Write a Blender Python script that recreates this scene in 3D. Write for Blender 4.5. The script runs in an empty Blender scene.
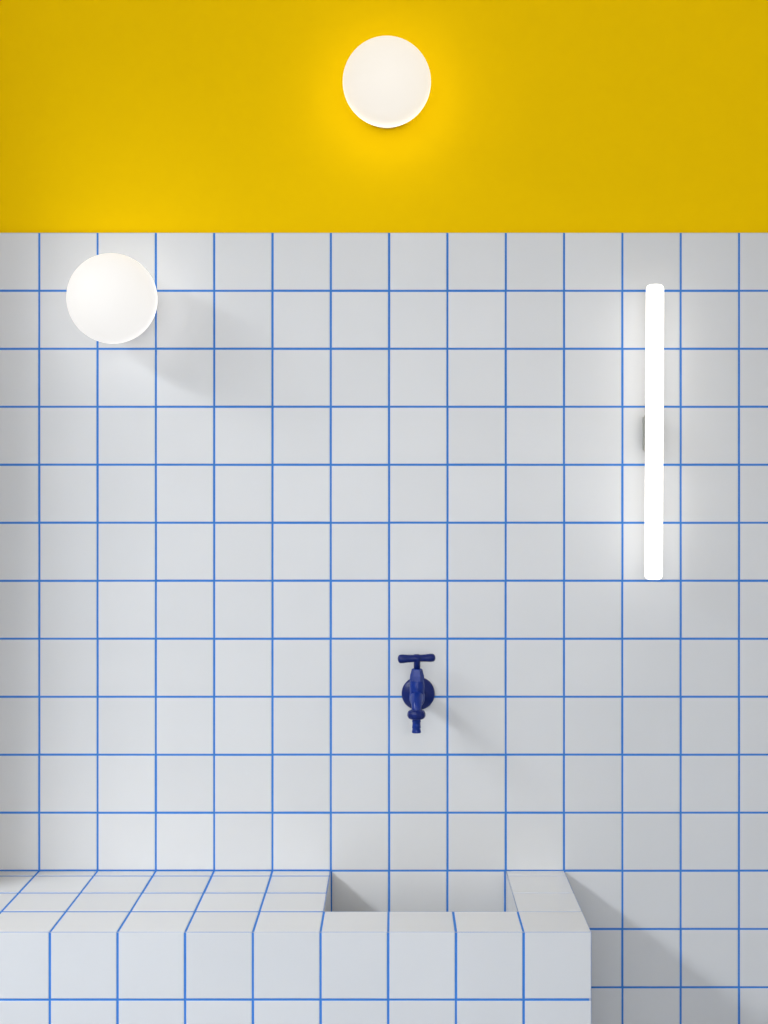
import bpy, bmesh, math, random
from mathutils import Vector, Matrix

C = bpy.context.scene.collection
S = bpy.context.scene
R = random.Random(7)
PI = math.pi

# ------------------------------------------------------------------ camera
CAM_D, CAM_Z, F = 2.38, 1.1029, 1388.0          # distance to tiled wall, height, focal length in pixels
PPX, PPY = 394.5, 490.0                        # where the optical axis meets the picture
cam = bpy.data.cameras.new('camera')
cam.sensor_fit = 'HORIZONTAL'; cam.sensor_width = 36.0
cam.lens = 36.0 * F / 768.0
cam.shift_x = (384.0 - PPX) / 768.0
cam.shift_y = (PPY - 512.0) / 768.0
cam.clip_start = 0.02
co = bpy.data.objects.new('camera', cam); C.objects.link(co)
co.location = (0, -CAM_D, CAM_Z); co.rotation_euler = (PI / 2, 0, 0)
S.camera = co

# ------------------------------------------------------------------ world, lights, exposure
S.view_settings.view_transform = 'Standard'
S.view_settings.look = 'None'
S.view_settings.gamma = 1.0
S.view_settings.use_curve_mapping = False
S.view_settings.exposure = 0.0
w = bpy.data.worlds.new('world'); S.world = w; w.use_nodes = True
w.node_tree.nodes['Background'].inputs[0].default_value = (0.75, 0.87, 1.0, 1)
w.node_tree.nodes['Background'].inputs[1].default_value = 0.4

def area(name, loc, direction, sx, sy, power, color, spread=180):
    l = bpy.data.lights.new(name, 'AREA'); l.shape = 'RECTANGLE'
    l.size, l.size_y, l.energy, l.color = sx, sy, power, color
    l.spread = math.radians(spread)
    o = bpy.data.objects.new(name, l); C.objects.link(o)
    o.location = loc
    o.rotation_euler = Vector(direction).to_track_quat('-Z', 'Y').to_euler()
    return o

# side window (left wall) and the glazed opening behind the camera
WX, WY0, WY1, WZ0, WZ1 = -2.1092, -3.40, -0.80, 1.70, 2.51
area('daylight_side_window', (WX - 0.75, (WY0 + WY1) / 2 - .2, 3.48), (1, 0.15, -0.75), 3.2, 1.6, 600, (0.92, 0.96, 1.0))
BX0, BX1, BZ0, BZ1, BY = -1.10, 1.10, 0.50, 2.70, -3.6
area('daylight_rear_window', ((BX0 + BX1) / 2, BY - 0.08, (BZ0 + BZ1) / 2), (0, 1, 0), BX1 - BX0, BZ1 - BZ0, 53, (1.0, 0.985, 0.965))

# ------------------------------------------------------------------ materials
def mat(name, col, rough=0.5, spec=0.5, emis=None, es=0.0, coat=0.0):
    m = bpy.data.materials.new(name); m.use_nodes = True
    b = m.node_tree.nodes['Principled BSDF']
    b.inputs['Base Color'].default_value = (*col, 1)
    b.inputs['Roughness'].default_value = rough
    b.inputs['Specular IOR Level'].default_value = spec
    b.inputs['Coat Weight'].default_value = coat
    if emis:
        b.inputs['Emission Color'].default_value = (*emis, 1)
        b.inputs['Emission Strength'].default_value = es
    return m

def add_bump(m, scale, strength, dist=0.001, detail=3):
    nt = m.node_tree; N = nt.nodes; b = N['Principled BSDF']
    tc = N.new('ShaderNodeTexCoord'); no = N.new('ShaderNodeTexNoise'); bu = N.new('ShaderNodeBump')
    no.inputs['Scale'].default_value = scale; no.inputs['Detail'].default_value = detail
    bu.inputs['Strength'].default_value = strength; bu.inputs['Distance'].default_value = dist
    nt.links.new(tc.outputs['Object'], no.inputs['Vector'])
    nt.links.new(no.outputs['Fac'], bu.inputs['Height'])
    nt.links.new(bu.outputs['Normal'], b.inputs['Normal'])
    return m

def add_mottle(m, c1, c2, scale, attr=None):
    nt = m.node_tree; N = nt.nodes; b = N['Principled BSDF']
    tc = N.new('ShaderNodeTexCoord'); no = N.new('ShaderNodeTexNoise'); r = N.new('ShaderNodeMix')
    r.data_type = 'RGBA'
    no.inputs['Scale'].default_value = scale; no.inputs['Detail'].default_value = 4
    r.inputs[6].default_value = (*c1, 1); r.inputs[7].default_value = (*c2, 1)
    nt.links.new(tc.outputs['Object'], no.inputs['Vector'])
    nt.links.new(no.outputs['Fac'], r.inputs[0])
    out = r.outputs[2]
    if attr:                                    # one small tint per tile, stored on its faces
        a = N.new('ShaderNodeAttribute'); a.attribute_name = attr
        mr = N.new('ShaderNodeMapRange'); mr.inputs[3].default_value = 0.955; mr.inputs[4].default_value = 1.0
        vm = N.new('ShaderNodeVectorMath'); vm.operation = 'SCALE'
        nt.links.new(a.outputs['Fac'], mr.inputs[0])
        nt.links.new(out, vm.inputs[0]); nt.links.new(mr.outputs[0], vm.inputs['Scale'])
        out = vm.outputs[0]
    nt.links.new(out, b.inputs['Base Color'])
    return m

M_TILE = add_bump(add_mottle(mat('white_glazed_tile', (.7, .7, .7), 0.34, 0.5), (.665, .672, .680), (.70, .703, .71), 9.0, 'tint'), 14, 0.25, 0.0008, 2)
M_GROUT = add_bump(add_mottle(mat('blue_grout', (.05, .2, .7), 0.85, 0.2), (.038, .19, .60), (.055, .235, .68), 60.0), 500, 0.4, 0.0004)
M_PALE = mat('pale_grey_grout', (.42, .45, .52), 0.85, 0.2)
M_YELLOW = add_bump(add_mottle(mat('yellow_wall_paint', (.8, .5, 0), 0.8, 0.04), (.92, .575, .0), (.95, .595, .0), 2.5), 220, 0.12, 0.0006)
M_WHITE = add_bump(mat('white_plaster', (.78, .78, .76), 0.8, 0.2), 150, 0.2)
M_CEIL = add_bump(mat('warm_white_plaster', (.79, .78, .77), 0.8, 0.2), 150, 0.2)
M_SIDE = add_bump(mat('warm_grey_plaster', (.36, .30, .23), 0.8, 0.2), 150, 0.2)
M_FLOOR = add_bump(mat('blue_bounce_floor', (.19, .25, .36), 0.6, 0.3), 60, 0.2)  # unseen floor, tinted blue so its bounce cools the lower tiles
M_FRAME = mat('white_window_paint', (.8, .8, .8), 0.4, 0.5)
M_BLUE = add_bump(mat('cobalt_blue_enamel', (.0015, .024, .215), 0.32, 0.35, coat=0.05), 260, 0.35, 0.0005)
M_BLUE_D = add_bump(mat('dark_cobalt_enamel', (.001, .012, .13), 0.36, 0.35), 260, 0.35, 0.0005)
M_GLOBE_W = mat('lit_opal_glass_warm', (.20, .20, .20), 0.55, 0.3, (1.0, .92, .80), 1.0)
M_GLOBE = mat('lit_opal_glass', (.20, .20, .20), 0.55, 0.3, (1.0, .97, .93), 1.0)
def glow_toward_fitting(m, front, back, depth):
    # the bulb sits near the fitting, so the glass is brightest towards the wall
    nt = m.node_tree; N = nt.nodes; b = N['Principled BSDF']
    tc = N.new('ShaderNodeTexCoord'); sx = N.new('ShaderNodeSeparateXYZ'); mr = N.new('ShaderNodeMapRange')
    mr.interpolation_type = 'SMOOTHSTEP'
    mr.inputs[1].default_value = -depth; mr.inputs[2].default_value = -0.02
    mr.inputs[3].default_value = front; mr.inputs[4].default_value = back
    nt.links.new(tc.outputs['Object'], sx.inputs[0]); nt.links.new(sx.outputs['Y'], mr.inputs[0])
    nt.links.new(mr.outputs[0], b.inputs['Emission Strength'])
glow_toward_fitting(M_GLOBE_W, 0.82, 3.0, 0.125)
glow_toward_fitting(M_GLOBE, 0.80, 2.1, 0.115)
M_TUBE = mat('lit_opal_tube', (.6, .6, .6), 0.3, 0.5, (1.0, .95, .87), 2.4)
M_PORC = mat('white_porcelain', (.75, .75, .73), 0.25, 0.5)
M_SOCK = mat('grey_socket', (.42, .42, .36), 0.4, 0.5)
M_STEEL = mat('brushed_steel', (.5, .5, .5), 0.3, 0.5)
M_STEEL.node_tree.nodes['Principled BSDF'].inputs['Metallic'].default_value = 1

# ------------------------------------------------------------------ mesh helpers
def obj(name, bm, mats, parent=None, smooth=False, tint=None):
    me = bpy.data.meshes.new(name)
    bmesh.ops.recalc_face_normals(bm, faces=bm.faces) if tint is None else None
    bm.to_mesh(me); bm.free()
    for m in (mats if isinstance(mats, (list, tuple)) else [mats]): me.materials.append(m)
    if smooth:
        for p in me.polygons: p.use_smooth = True
    o = bpy.data.objects.new(name, me); C.objects.link(o)
    if parent: o.parent = parent
    return o

def struct(name, bm, mats, **k):
    o = obj(name, bm, mats, **k); o['kind'] = 'structure'; return o

def thing(name, label, cat, loc, group=None):
    o = bpy.data.objects.new(name, None); C.objects.link(o)
    o.empty_display_size = 0.05
    o.location = loc; o['label'] = label; o['category'] = cat
    if group: o['group'] = group
    return o

def box(bm, x0, x1, y0, y1, z0, z1, mi=0):
    v = [bm.verts.new((x, y, z)) for x in (x0, x1) for y in (y0, y1) for z in (z0, z1)]
    for f in ((0, 1, 3, 2), (4, 6, 7, 5), (0, 4, 5, 1), (2, 3, 7, 6), (0, 2, 6, 4), (1, 5, 7, 3)):
        bm.faces.new([v[i] for i in f]).material_index = mi

class Field:
    """A tiled face: bevelled tiles standing proud of a grout bed, all in one mesh."""
    def __init__(self, name='tint'):
        self.bm = bmesh.new(); self.ly = self.bm.faces.layers.float.new('tint')
    def quad(self, pts, mi, tint=0.5, n=None):
        f = self.bm.faces.new([self.bm.verts.new(p) for p in pts])
        f.normal_update()
        if n is not None and f.normal.dot(n) < 0: f.normal_flip()
        f.material_index = mi; f[self.ly] = tint
    def tiles(self, O, U, V, us, vs, g=0.0018, bev=0.0006, rise=0.0006, edge=(0, 0, 0, 0), skip=None, gv=None, wob=0.0012):
        """O origin on the finished surface; U, V unit directions; us, vs joint positions.
        edge = half-joint at u0, u1, v0, v1 borders when they are outer arrises."""
        O, U, V = Vector(O), Vector(U), Vector(V); n = U.cross(V).normalized()
        P = lambda u, v, h: O + U * u + V * v + n * h
        # grout bed
        for i in range(len(us) - 1):
            for j in range(len(vs) - 1):
                if skip and skip(i, j): continue
                gu0 = edge[0] if (i == 0 and edge[0]) else g
                gu1 = edge[1] if (i == len(us) - 2 and edge[1]) else g
                gv0 = edge[2] if (j == 0 and edge[2]) else (gv or g)
                gv1 = edge[3] if (j == len(vs) - 2 and edge[3]) else (gv or g)
                jt = lambda: R.uniform(-0.00022, 0.00022)
                a, b = us[i] + gu0 + jt(), us[i + 1] - gu1 + jt()
                c, d = vs[j] + gv0 + jt(), vs[j + 1] - gv1 + jt()
                t = R.random()
                tu, tv = R.uniform(-wob, wob), R.uniform(-wob, wob)
                H = lambda u, v: (u - (a + b) / 2) * tu + (v - (c + d) / 2) * tv
                q0 = [(a, c), (b, c), (b, d), (a, d)]
                q1 = [(a + bev, c + bev), (b - bev, c + bev), (b - bev, d - bev), (a + bev, d - bev)]
                top = [P(u, v, H(u, v)) for u, v in q1]
                mid = [P(u, v, H(u, v) - bev * .6) for u, v in q0]
                low = [P(u, v, -rise - 0.0004) for u, v in q0]
                self.quad(top, 0, t, n)
                for k in range(4):
                    l = (k + 1) % 4
                    e = (mid[k] - sum(mid, Vector()) / 4 + mid[l] - sum(mid, Vector()) / 4)
                    self.quad([mid[k], mid[l], top[l], top[k]], 0, t, n + e.normalized())
                    self.quad([low[k], low[l], mid[l], mid[k]], 0, t, e)
                self.quad([P(us[i], vs[j], -rise), P(us[i + 1], vs[j], -rise), P(us[i + 1], vs[j + 1], -rise), P(us[i], vs[j + 1], -rise)], 1, .5, n)
    def bar(self, a, b, mi):
        """small filler between two corners (axis aligned box)"""
        x0, x1 = sorted((a[0], b[0])); y0, y1 = sorted((a[1], b[1])); z0, z1 = sorted((a[2], b[2]))
        v = [Vector((x, y, z)) for x in (x0, x1) for y in (y0, y1) for z in (z0, z1)]
        cen = sum(v, Vector()) / 8
        for f in ((0, 1, 3, 2), (4, 6, 7, 5), (0, 4, 5, 1), (2, 3, 7, 6), (0, 2, 6, 4), (1, 5, 7, 3)):
            p = [v[i] for i in f]
            self.quad(p, mi, .5, sum(p, Vector()) / 4 - cen)
    def done(self, name, parent=None):
        return obj(name, self.bm, [M_TILE, M_GROUT, M_PALE], parent, tint=True)

def ring_lathe(bm, prof, seg=40, axis='Z', center=(0, 0, 0), mi=0, cap=True):
    """prof: list of (r, h) along the axis"""
    cx, cy, cz = center; rings = []
    for r, h in prof:
        ring = []
        for k in range(seg):
            a = 2 * PI * k / seg; c, s = r * math.cos(a), r * math.sin(a)
            p = {'Z': (c, s, h), 'Y': (c, h, s), 'X': (h, c, s)}[axis]
            ring.append(bm.verts.new((p[0] + cx, p[1] + cy, p[2] + cz)))
        rings.append(ring)
    for A, B in zip(rings, rings[1:]):
        for k in range(seg):
            l = (k + 1) % seg
            bm.faces.new((A[k], A[l], B[l], B[k])).material_index = mi
    if cap:
        bm.faces.new(rings[0][::-1]); bm.faces.new(rings[-1])

def tube(bm, pts, radii, seg=28):
    """swept round tube in the YZ plane (x constant)"""
    rings = []
    for i, (p, r) in enumerate(zip(pts, radii)):
        p = Vector(p)
        a = Vector(pts[max(0, i - 1)]); b = Vector(pts[min(len(pts) - 1, i + 1)])
        t = (b - a).normalized(); X = Vector((1, 0, 0)); Y = t.cross(X).normalized()
        rings.append([bm.verts.new(p + (X * math.cos(2 * PI * k / seg) + Y * math.sin(2 * PI * k / seg)) * r) for k in range(seg)])
    for A, B in zip(rings, rings[1:]):
        for k in range(seg):
            l = (k + 1) % seg; bm.faces.new((A[k], A[l], B[l], B[k]))
    bm.faces.new(rings[0][::-1]); bm.faces.new(rings[-1])

# ------------------------------------------------------------------ room shell
LEFT, RIGHT, REAR, CEIL = -2.1092, 1.9908, -3.6, 3.25
X0 = -0.6092                                     # a vertical joint of the wall
Z_LEDGE, P, PV = 0.45, 0.1, 0.09945
Z_TOP = Z_LEDGE + 11 * PV                        # top of the tiling
PIER_DEPTH = 0.16
DEPTH = 0.33                                     # ledge depth, 3.3 tiles
XR = X0 + 9 * P                                  # right end of the ledge
BL, BR = X0 + 5 * P, X0 + 8 * P                  # basin well

us_all = [LEFT + P * i for i in range(42)]
vs_up = [Z_LEDGE + PV * j for j in range(12)]
vs_low = [0.0, .05, .15, .25, .35, .45]
f = Field()
f.tiles((0, 0, 0), (1, 0, 0), (0, 0, 1), us_all, vs_up, edge=(0, 0, 0, 0.0004))
f.tiles((0, 0, 0), (1, 0, 0), (0, 0, 1), us_all, vs_low)
f.quad([Vector((LEFT, 0.012, Z_TOP)), Vector((RIGHT, 0.012, Z_TOP)), Vector((RIGHT, 0.0009, Z_TOP)), Vector((LEFT, 0.0009, Z_TOP))], 2, .5, Vector((0, 0, 1)))
wb = f.done('wall_back'); wb['kind'] = 'structure'

bm = bmesh.new(); box(bm, LEFT, RIGHT, 0.006, 0.16, Z_TOP - 0.0, CEIL)
struct('wall_back_upper', bm, M_YELLOW)
bm = bmesh.new(); box(bm, LEFT - .2, RIGHT + .2, REAR - .2, 0.2, -0.1, 0.0)
struct('floor', bm, M_FLOOR)
bm = bmesh.new(); box(bm, LEFT - .2, RIGHT + .2, REAR - .2, 0.2, CEIL, CEIL + .1)
struct('ceiling', bm, M_CEIL)
bm = bmesh.new(); box(bm, RIGHT, RIGHT + .16, REAR, 0.16, 0, CEIL)
struct('wall_right', bm, M_WHITE)
bm = bmesh.new()                                 # left wall with its window opening
box(bm, LEFT - .16, LEFT, WY1, 0.16, 0, CEIL); box(bm, LEFT - .16, LEFT, REAR, WY0, 0, CEIL)
box(bm, LEFT - .16, LEFT, WY0, WY1, 0, WZ0); box(bm, LEFT - .16, LEFT, WY0, WY1, WZ1, CEIL)
struct('wall_left', bm, M_WHITE)
bm = bmesh.new()                                 # wall behind the camera with a tall glazed opening
box(bm, LEFT - .16, BX0, REAR - .16, REAR, 0, CEIL); box(bm, BX1, RIGHT + .16, REAR - .16, REAR, 0, CEIL)
box(bm, BX0, BX1, REAR - .16, REAR, 0, BZ0); box(bm, BX0, BX1, REAR - .16, REAR, BZ1, CEIL)
struct('wall_rear', bm, M_WHITE)
bm = bmesh.new(); box(bm, -0.86, -0.745, -PIER_DEPTH, 0.0, Z_LEDGE, CEIL)
struct('added_shade_pier', bm, M_SIDE)  # unseen pier, added to cast shade on the left edge of the view
t = 0.045
bm = bmesh.new()
box(bm, LEFT - .09, LEFT - .03, WY0, WY1, WZ0, WZ0 + t); box(bm, LEFT - .09, LEFT - .03, WY0, WY1, WZ1 - t, WZ1)
box(bm, LEFT - .09, LEFT - .03, WY0, WY0 + t, WZ0 + t, WZ1 - t); box(bm, LEFT - .09, LEFT - .03, WY1 - t, WY1, WZ0 + t, WZ1 - t)
struct('window_1', bm, M_FRAME)
bm = bmesh.new()
box(bm, BX0, BX1, REAR - .07, REAR - .01, BZ0, BZ0 + t); box(bm, BX0, BX1, REAR - .07, REAR - .01, BZ1 - t, BZ1)
for x in (BX0, (BX0 + BX1 - t) / 2, BX1 - t): box(bm, x, x + t, REAR - .07, REAR - .01, BZ0 + t, BZ1 - t)
struct('window_2', bm, M_FRAME)

# ------------------------------------------------------------------ tiled ledge with its sunken basin
ledge = thing('tiled_ledge', 'white tiled ledge with blue grout and a sunken basin below the blue tap', 'washbasin', (0, 0, 0))
E = 0.0005                                       # half-joint at the mitred arrises
YF = -DEPTH
us_led = [X0 + P * i for i in range(-15, 10)]
ds = [0.0, 0.031, 0.130, 0.230, 0.330]           # joints on the top, measured out from the wall
# front
f = Field()
f.tiles((0, YF, 0), (1, 0, 0), (0, 0, 1), us_led, vs_low, edge=(0, E, 0, E))
f.bar((LEFT, YF + .0004, Z_LEDGE - .0010), (XR - .0004, YF + .003, Z_LEDGE - .0004), 2)
f.bar((XR - .0030, YF + .0004, 0), (XR - .0004, YF + .003, Z_LEDGE - .0004), 2)
f.done('front_panel', ledge)
# end
f = Field()
f.tiles((XR, YF, 0), (0, 1, 0), (0, 0, 1), [DEPTH - d for d in reversed(ds)], vs_low, edge=(E, 0, 0, E))
f.bar((XR - .0030, YF + .0004, Z_LEDGE - .0010), (XR - .0004, -.0005, Z_LEDGE - .0004), 2)
f.done('end_panel', ledge)
# top: left bench part
vt = [DEPTH - d for d in reversed(ds)]
f = Field()
f.tiles((0, YF, Z_LEDGE), (1, 0, 0), (0, 1, 0), us_led[:21], vt, gv=0.0028, edge=(0, 0, E, 0))
# rim in front of the basin
f.tiles((0, YF, Z_LEDGE), (1, 0, 0), (0, 1, 0), us_led[20:24], vt[:2], edge=(0, 0, E, E))
# right-hand part, with finer pale joints
f.tiles((0, YF, Z_LEDGE), (1, 0, 0), (0, 1, 0), us_led[23:], vt, g=0.0011, edge=(0.0016, E, E, 0.0011))
for d in ds[1:-1]:
    f.bar((BR + .001, -d - .0012, Z_LEDGE - .0016), (XR - .001, -d + .0012, Z_LEDGE - .0007), 2)
f.bar((BR - .0, -0.229, Z_LEDGE - .0016), (BR + .0018, 0, Z_LEDGE - .0006), 2)
f.bar((BL, -0.2315, Z_LEDGE - .0016), (BR, -0.2303, Z_LEDGE - .0006), 2)
f.done('ledge_top', ledge)
# basin well
BZ = Z_LEDGE - 0.20
f = Field()
vb = [0, .1, .2]
f.tiles((BL, -0.23, BZ), (0, 1, 0), (0, 0, 1), [0, .1, .2, .23], vb, edge=(0, 0, 0, E))                # left side, faces +X
o1 = f
f.tiles((BR, 0, BZ), (0, -1, 0), (0, 0, 1), [0, .03, .13, .23], vb, edge=(0, 0, 0, E))                 # right side, faces -X
f.tiles((BR, -0.23, BZ), (-1, 0, 0), (0, 0, 1), [0, .1, .2, .3], vb, edge=(0, 0, 0, E))                # front side, faces the wall
f.tiles((BL, -0.23, BZ), (1, 0, 0), (0, 1, 0), [0, .1, .2, .3], [0, .1, .2, .23])                      # bottom
for xa, xb in ((BL, BL + .0022), (BR - .0030, BR)):                                                     # corner joints against the wall
    f.bar((xa, -.0012, BZ), (xb, -.0003, Z_LEDGE - .0012), 1)
f.done('basin_well', ledge)
bm = bmesh.new()
ring_lathe(bm, [(.001, .0012), (.006, .0012), (.0065, .0004), (.016, .0004), (.0175, .0022), (.027, .0030), (.031, .0016), (.0315, .0002)], 40, 'Z', ((BL + BR) / 2, -0.115, BZ))
obj('drain', bm, M_STEEL, ledge, smooth=True)

# ------------------------------------------------------------------ round wall lamps
def globe_lamp(px, py, r, label, m):
    yc = r + 0.020
    s = F / (CAM_D - yc)
    x, z = (px - PPX) / s, CAM_Z - (py - PPY) / s
    yw = 0.006 if z > Z_TOP else 0.0
    g = thing('globe_wall_lamp', label, 'wall lamp', (x, yw, z), 'round globe wall lamps')
    bm = bmesh.new()
    ring_lathe(bm, [(.050, 0.0), (.052, -.003), (.052, -.014), (.047, -.020), (.044, -.022), (.043, -(yc + yw) + r * .80)], 48, 'Y')
    obj('base', bm, M_PORC, g, smooth=True)
    bm = bmesh.new()
    bmesh.ops.create_uvsphere(bm, u_segments=64, v_segments=40, radius=r, matrix=Matrix.Translation((0, -(yc + yw), 0)))
    obj('glass_globe', bm, m, g, smooth=True)

globe_lamp(386.8, 82.0, 0.0727, 'lit round globe lamp high on the yellow wall', M_GLOBE_W)
globe_lamp(112.2, 298.6, 0.0738, 'lit round globe lamp on the white tiles at upper left', M_GLOBE)

# ------------------------------------------------------------------ linear tube lamp
ty = 0.070; s = F / (CAM_D - ty)
tx, tz = (654.3 - PPX) / s, CAM_Z - (432.1 - PPY) / s
hl = 294.6 / s / 2; tr = 17.6 / s / 2
lamp = thing('tube_wall_lamp', 'lit vertical tube lamp on the white tiles at right', 'wall lamp', (tx, 0, tz))
bm = bmesh.new()
prof = [(tr * .55, -hl), (tr * .80, -hl + .0012), (tr * .95, -hl + .004), (tr, -hl + .008), (tr, 0), (tr, hl - .008), (tr * .95, hl - .004), (tr * .80, hl - .0012), (tr * .55, hl)]
ring_lathe(bm, prof, 40, 'Z', (0, -ty, 0))
o = obj('glass_tube', bm, M_TUBE, lamp, smooth=True)
o.rotation_euler = (0, math.radians(0.29), 0)
bm = bmesh.new()
box(bm, -.0075, .0095, -ty + tr * .8, 0.0, -.031, .031)
bmesh.ops.bevel(bm, geom=[e for e in bm.edges], offset=.003, segments=3, affect='EDGES')
obj('socket', bm, M_SOCK, lamp)

# ------------------------------------------------------------------ blue tap
tap = thing('tap', 'blue outdoor style tap with a T handle on the tiles above the basin', 'tap', (0.0406, 0, 0.7543))
TW = math.radians(-2.9)                          # the body leans a touch to the left
def tp(name, bm, m, smooth=True):
    o = obj(name, bm, m, tap, smooth=smooth); o.rotation_euler = (0, 0, TW); return o
bm = bmesh.new()
ring_lathe(bm, [(.0284, 0), (.0284, -.0025), (.0276, -.0048), (.0240, -.0075), (.0170, -.0095), (.0125, -.0115), (.0118, -.013)], 56, 'Y')
tp('wall_flange', bm, M_BLUE_D)
bm = bmesh.new()                                 # horizontal inlet, round valve chamber and the curved spout
ring_lathe(bm, [(.0105, -.008), (.0105, -.030), (.0125, -.033), (.0125, -.040), (.0105, -.043), (.0105, -.055)], 36, 'Y')
bmesh.ops.create_uvsphere(bm, u_segments=32, v_segments=20, radius=.0130, matrix=Matrix.Translation((0, -.058, .001)) @ Matrix.Diagonal((1, 1.05, 1.25, 1)))
tube(bm, [(0, -.056, .004), (0, -.066, .002), (0, -.076, -.002), (0, -.083, -.008), (0, -.086, -.015), (0, -.086, -.023)],
     [.0116, .0110, .0098, .0084, .0078, .0078])
tp('valve_body', bm, M_BLUE)
bm = bmesh.new()                                 # bonnet rising from the chamber, six-sided at its top
ring_lathe(bm, [(.0120, .008), (.0124, .020), (.0118, .030)], 32, 'Z', (0, -.058, 0))
ring_lathe(bm, [(.0110, .028), (.0122, .0295), (.0118, .038), (.0100, .044), (.0090, .0485), (.0070, .050)], 6, 'Z', (0, -.058, 0))
tp('bonnet', bm, M_BLUE, smooth=False)
bm = bmesh.new()
ring_lathe(bm, [(.0055, .045), (.0055, .063), (.0080, .0655), (.0080, .070)], 24, 'Z', (0, -.058, 0))
tp('spindle', bm, M_BLUE_D)
bm = bmesh.new()                                 # T handle, thicker towards its ends
L = .0316
pr = [(.0025, -L), (.0055, -L + .0010), (.0072, -L + .0035), (.0074, -L + .008), (.0066, -L + .016), (.0062, -.006), (.0070, -.003), (.0070, .003), (.0060, .006), (.0062, L - .016), (.0070, L - .008), (.0066, L - .0035), (.0050, L - .0010), (.0022, L)]
ring_lathe(bm, pr, 28, 'X', (0, 0, 0))
h = tp('t_handle', bm, M_BLUE_D)
h.location = (-.0036, -.058, .0670); h.rotation_euler = (0, math.radians(-1.0), math.radians(9))
cy, cz = -.086, 0
bm = bmesh.new()
ring_lathe(bm, [(.0100, -.0300), (.0132, -.0285), (.0150, -.0250), (.0150, -.0205), (.0132, -.0165), (.0092, -.0145)], 12, 'Z', (0, cy, cz))
tp('coupling_nut', bm, M_BLUE_D, smooth=False)
bm = bmesh.new()
ring_lathe(bm, [(.0066, -.024), (.0068, -.030), (.0074, -.0345), (.0066, -.0350), (.0068, -.040), (.0075, -.0445), (.0066, -.0450), (.0072, -.0490), (.0078, -.0505), (.0075, -.0525), (.0050, -.0525), (.0048, -.040)], 28, 'Z', (0, cy, cz))
tp('hose_nozzle', bm, M_BLUE)
